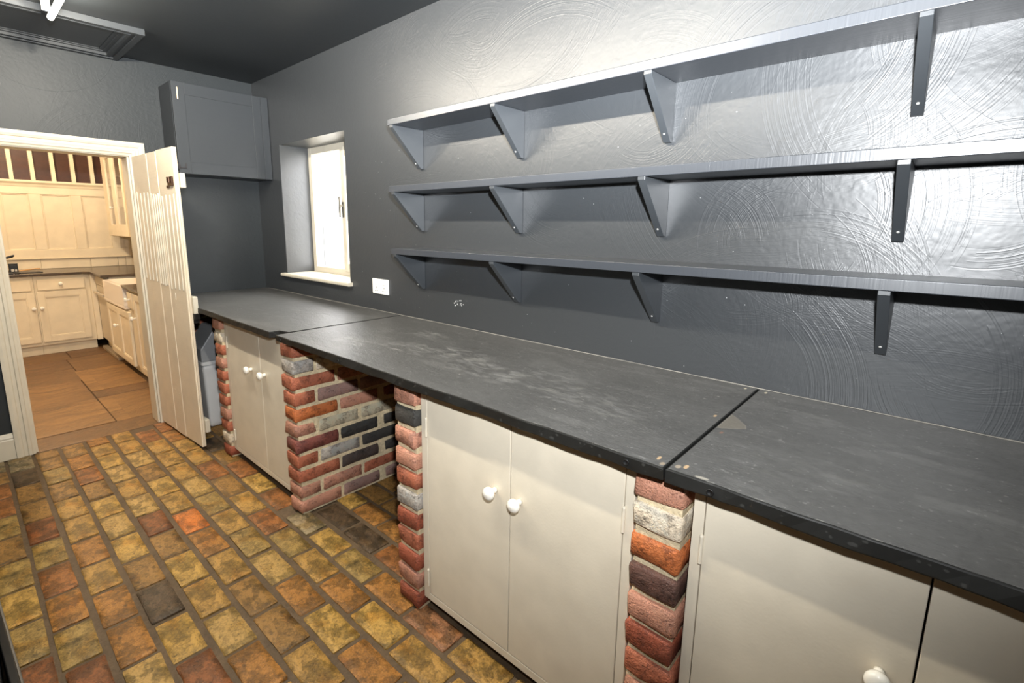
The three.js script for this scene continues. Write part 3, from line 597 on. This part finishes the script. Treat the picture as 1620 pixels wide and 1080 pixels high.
mesh('corner_post', B(-0.002, 0.10, -0.02, 0.043, 0.812, 0.030, 0.002), mKitchen, scene.children.find((c) => c.name === 'kitchen_cabinet')).position.x = 0.442;
// units along the right wall face -x: local x runs along +z after the turn
const RX = -0.63;
{
  const t = thing('dishwasher', 'integrated dishwasher with a grey cream front between the far cabinets and the sink', 'dishwasher');
  mesh('door', B(-0.600, 0.12, -2.83, -0.58, 0.700, -2.285, 0.004), M(0xcdbfa6, { roughness: 0.4 }), t);
  mesh('control_panel', B(-0.604, 0.705, -2.83, -0.58, 0.790, -2.285, 0.004), M(0xd8ccb6, { roughness: 0.4 }), t);
  mesh('gap', B(-0.590, 0.792, -2.83, -0.58, 0.812, -2.285), mBlack, t);
  mesh('handle', [B(-0.640, 0.615, -2.78, -0.622, 0.640, -2.34, 0.006), B(-0.622, 0.618, -2.76, -0.600, 0.636, -2.74, 0.002), B(-0.622, 0.618, -2.38, -0.600, 0.636, -2.36, 0.002)], M(0xcfc6b4, { roughness: 0.3, metalness: 0.4 }), t);
  mesh('casing', B(-0.578, 0.10, -2.83, -0.03, 0.812, -2.285), M(0x8f8a80), t);
  mesh('plinth', B(-0.560, 0, -2.83, -0.545, 0.099, -2.285), mKitchen, t);
}
{
  const t = thing('threshold_strip', 'low grey metal strip on the kitchen floor below the dishwasher', 'strip');
  mesh('strip', B(-0.620, 0.0015, -2.80, -0.574, 0.034, -2.075, 0.004), M(0xb5a58c, { roughness: 0.35, metalness: 0.5 }), t);
}
{
  const t = thing('belfast_sink', 'white ceramic apron-front sink set between the dark kitchen worktops', 'sink');
  const zA = -2.270, zB = -1.462, o = P(rect(RX - 0.006, zA, -0.10, zB), 0.590, 0.792, 'xz', [], 0.008);
  const inner = rect(RX + 0.03, zA + 0.035, -0.14, zB - 0.035);
  mesh('basin', [P(rect(RX - 0.004, zA, -0.10, zB), 0.592, 0.620, 'xz', [], 0.004), P(rect(RX - 0.004, zA, -0.10, zB), 0.620, 0.796, 'xz', [inner], 0.004)], M(0xf2e6d8, { roughness: 0.15 }), t);
}
const rightUnit = (label, z0, z1, h, parts) => kitchenUnit(label, [RX, 0, z0], -Math.PI / 2, z1 - z0, h, parts);
rightUnit('cream cabinet under the white apron-front sink', -2.240, -1.360, 0.586, [
  { x0: 0.004, x1: 0.437, y0: 0.085, y1: 0.575, knob: [0.405, 0.400] }, { x0: 0.441, x1: 0.872, y0: 0.085, y1: 0.575 }]);
rightUnit('cream cabinet half hidden behind the open plank door', -1.355, -0.16, 0.790, [
  { drawer: 1, x0: 0.01, x1: 0.18, y0: 0.625, y1: 0.765, knob: [0.10, 0.704] }, { x0: 0.205, x1: 0.80, y0: 0.085, y1: 0.765, knob: [0.42 - 0.19, 0.557] }, { x0: 0.805, x1: 1.18, y0: 0.085, y1: 0.765 }]);
const kSlate = M(0x544a42, { roughness: 0.22, map: rep(mortarTex, 0.8) });
{
  const t = thing('kitchen_worktop', 'dark stone worktop along the far kitchen wall, turning the corner to the sink', 'worktop');
  mesh('slab', P([[-2.2, KZ + 0.002], [-0.002, KZ + 0.002], [-0.002, -2.275], [RX - 0.015, -2.275], [RX - 0.015, -2.80], [-0.70, -2.842], [-2.2, -2.842]], 0.815, 0.838, 'xz', [], 0.003), kSlate, t);
}
{
  const t = thing('kitchen_worktop', 'dark stone worktop on the near side of the sink, cut off by the open door', 'worktop');
  mesh('slab', P(rect(RX - 0.012, -1.455, -0.002, -0.16), 0.793, 0.815, 'xz', [], 0.003), kSlate, t);
}
// panelled far wall: rails, stiles and sunk panels
const kb = scene.children.find((c) => c.name === 'wall_kitchen_back');
{
  const z = KZ, f = 0.022, s = 1.028, X = (u) => -1.618 + (u + 1.618) * s, Yk = (v) => 1.3545 + (v - 1.3545) * s;
  const yb = Yk(1.058), yt = Yk(1.636), xs = [[-1.78, -1.30], [-1.195, -0.988], [-0.893, -0.648], [-0.560, -0.330], [-0.226, -0.03]].map((p) => p.map(X));
  mesh('rail', B(-2.2, yt, z, -0.001, Yk(1.712), z + f, 0.003), mKitchen, kb);
  mesh('rail', B(-2.2, Yk(0.972), z, -0.001, yb, z + f, 0.003), mKitchen, kb);
  mesh('ledge', P([[z, Yk(1.712)], [z + f + 0.004, Yk(1.712)], [z + f + 0.012, Yk(1.735)], [z + f + 0.03, Yk(1.755)], [z + f + 0.03, Yk(1.775)], [z, Yk(1.775)]], -2.2, -0.001, 'zy'), mKitchen, kb);
  mesh('ledge', B(-2.2, Yk(0.960), z, -0.001, Yk(0.972), z + f + 0.012, 0.002), mKitchen, kb);
  let px = -2.2; for (const [a, b] of [...xs, [-0.001, 0]]) { if (a - px > 0.005) mesh('stile', B(px, yb, z, a, yt, z + f, 0.003), mKitchen, kb); px = b; }
  for (const [a, b] of xs) {
    const m = 0.012;
    mesh('panel', [B(a, yb, z, b, yt, z + 0.006), B(a, yb, z, a + m, yt, z + 0.014, 0.003), B(b - m, yb, z, b, yt, z + 0.014, 0.003), B(a + m, yb, z, b - m, yb + m, z + 0.014, 0.003), B(a + m, yt - m, z, b - m, yt, z + 0.014, 0.003)], mKitchen, kb);
  }
  px = -2.2; for (const u of [-0.97, -0.55, -0.30, -0.226, -0.02]) { const b = X(u); mesh('dado_board', B(px + 0.002, 0.84, z, b - 0.002, Yk(0.960), z + 0.012, 0.003), mKitchen, kb); px = b; }
  // open screen of upright battens above, dark stained boards behind
  mesh('dark_board', B(-2.2, Yk(1.775), z, -0.001, 2.595, z + 0.006), M(0x4c2a1b, { roughness: 0.45, map: rep(stoneTex[0], 0.7) }), kb);
  for (let i = -4; i < 8; i++) { const x = X(-1.092 + 0.1635 * i); if (x < -0.03) mesh('batten', B(x - 0.018, Yk(1.775), z + 0.008, x + 0.018, 2.595, z + 0.050, 0.002), mKitchen, kb); }
}
{
  const t = thing('glazed_cupboard', 'cream wall cupboard with two narrow glass panes high in the kitchen corner', 'cupboard');
  const xf = -0.335, z0 = -3.36, z1 = -2.455, y0 = 1.205, y1 = 2.14;
  mesh('carcass', [B(xf + 0.022, y0, z0, -0.002, y0 + 0.02, z1), B(xf + 0.022, y1 - 0.02, z0, -0.002, y1, z1), B(xf + 0.022, y0 + 0.02, z1 - 0.02, -0.002, y1 - 0.02, z1), B(xf + 0.022, y0 + 0.02, z0, -0.002, y1 - 0.02, z0 + 0.02), B(-0.012, y0 + 0.02, z0 + 0.02, -0.002, y1 - 0.02, z1 - 0.02)], mKitchen, t);
  mesh('shelf', [B(xf + 0.05, 1.52, z0 + 0.02, -0.012, 1.535, z1 - 0.02), B(xf + 0.05, 1.83, z0 + 0.02, -0.012, 1.845, z1 - 0.02)], mKitchen, t);
  const d = mesh('door', [B(xf, y0, z0, xf + 0.02, y1, z0 + 0.17, 0.002), B(xf, y0, z1 - 0.07, xf + 0.02, y1, z1, 0.002), B(xf, y0, z0 + 0.17, xf + 0.02, y0 + 0.125, z1 - 0.07, 0.002), B(xf, y1 - 0.10, z0 + 0.17, xf + 0.02, y1, z1 - 0.07, 0.002), B(xf, y0 + 0.125, -2.965, xf + 0.02, y1 - 0.10, -2.815, 0.002)], mKitchen, t);
  const glass = new THREE.MeshPhysicalMaterial({ color: 0xffffff, transmission: 1, roughness: 0.03, thickness: 0, ior: 1.45 });
  for (const [a, b] of [[z0 + 0.165, -2.960], [-2.820, z1 - 0.065]]) mesh('pane', B(xf + 0.009, y0 + 0.12, a, xf + 0.012, y1 - 0.095, b), glass, d);
  knob('knob', [xf, 1.51, -2.99], [-1, 0, 0], d, 0.9);
}
{
  const t = thing('canister', 'small black square canister on the far kitchen worktop', 'canister', [-1.195, 0.838, -3.16]);
  mesh('body', B(-0.034, 0, -0.03, 0.034, 0.080, 0.03, 0.005), mBlack, t);
  mesh('lid', B(-0.036, 0.080, -0.032, 0.036, 0.094, 0.032, 0.004), M(0x222222, { roughness: 0.25 }), t);
  mesh('label', [B(-0.020, 0.012, 0.0296, 0.002, 0.038, 0.0306), B(0.008, 0.012, 0.0296, 0.024, 0.034, 0.0306)], M(0xd9d2c4), t);
}
{
  const t = thing('spatula', 'pale wooden spatula lying beside the black canister', 'spatula', [-1.09, 0.838, -3.25]);
  mesh('handle', cyl(0.007, 0.006, 0.13, [-0.06, 0.008, 0.0], [1, 0.12, 0], 10), M(0xc9985a), t);
  mesh('blade', P([[0.062, -0.018], [0.082, -0.026], [0.10, -0.020], [0.104, 0], [0.10, 0.020], [0.082, 0.026], [0.062, 0.018]], 0.020, 0.028, 'xz', [], 0.002), M(0xc9985a), t);
}
{
  const t = thing('hob', 'flat black hob plate at the left end of the far kitchen worktop', 'hob');
  mesh('glass_top', B(-1.42, 0.8382, -3.30, -1.215, 0.848, -2.93, 0.002), mBlack, t);
  mesh('ring', lathe([[0.055, 0], [0.055, 0.002], [0.07, 0.002], [0.07, 0]], [-1.31, 0.848, -3.08]), M(0x3a2420), t);
}
tag(mesh('serving_tray', P(rect(-1.20, -3.14, -0.99, -2.99), 0.8382, 0.846, 'xz', [], 0.003), mBlack), 'thin flat black tray on the far worktop, right of the canister', 'tray');
{
  const t = thing('cooking_pan', 'black pan handle jutting out past the left side of the door frame', 'pan', [-1.42, 0.849, -3.06]);
  mesh('bowl', lathe([[0.0001, 0], [0.09, 0], [0.10, 0.008], [0.104, 0.14], [0.100, 0.14], [0.096, 0.012], [0.0001, 0.006]], [0, 0.002, 0]), mBlack, t);
  mesh('handle', [cyl(0.009, 0.012, 0.13, [0.100, 0.125, 0.0], [1, 0.28, 0.1], 12), cyl(0.012, 0.008, 0.02, [0.222, 0.160, 0.012], [1, 0.6, 0.1], 12)], mBlack, t);
}
// warm ceiling lamps of the kitchen, out of sight above the door head
for (const [x, z] of [[-1.35, -1.0], [-1.30, -2.35]]) {
  const t = thing('ceiling_light', z > -2 ? 'round warm ceiling lamp near the kitchen doorway' : 'round warm ceiling lamp at the far end of the kitchen', 'light', [x, 2.6, z], 'kitchen ceiling lamps');
  mesh('rim', lathe([[0.0001, 0], [0.13, 0], [0.13, -0.03], [0.115, -0.034], [0.115, -0.022], [0.0001, -0.022]], [0, -0.0005, 0]), mPlastic, t);
  mesh('lamp_disc', lathe([[0.114, 0], [0.112, -0.004], [0.0001, -0.006]], [0, -0.024, 0]), M(0xffffff, { emissive: COL.kitchen, emissiveIntensity: 6 }), t);
  const l = new THREE.PointLight(COL.kitchen, LIGHT.kitchen, 0, 2); l.position.set(0, -0.09, 0); l.castShadow = true; l.shadow.radius = 3; l.name = 'kitchen_light'; t.add(l);
}

// ================================================================ what shows outside the window
struct('ground', B(0.32, -0.32, -6, 12, -0.12, 12), M(0xb8b4a8, { roughness: 0.9 }));
{
  const w = struct('wall_garden', B(3.2, -0.12, -5, 3.4, 1.9, 6), M(0xe8e4da, { roughness: 0.9 }));
  mesh('coping', B(3.14, 1.9, -5, 3.46, 1.97, 6, 0.01), M(0xcfcac0), w);
}

renderer.render(scene, camera);
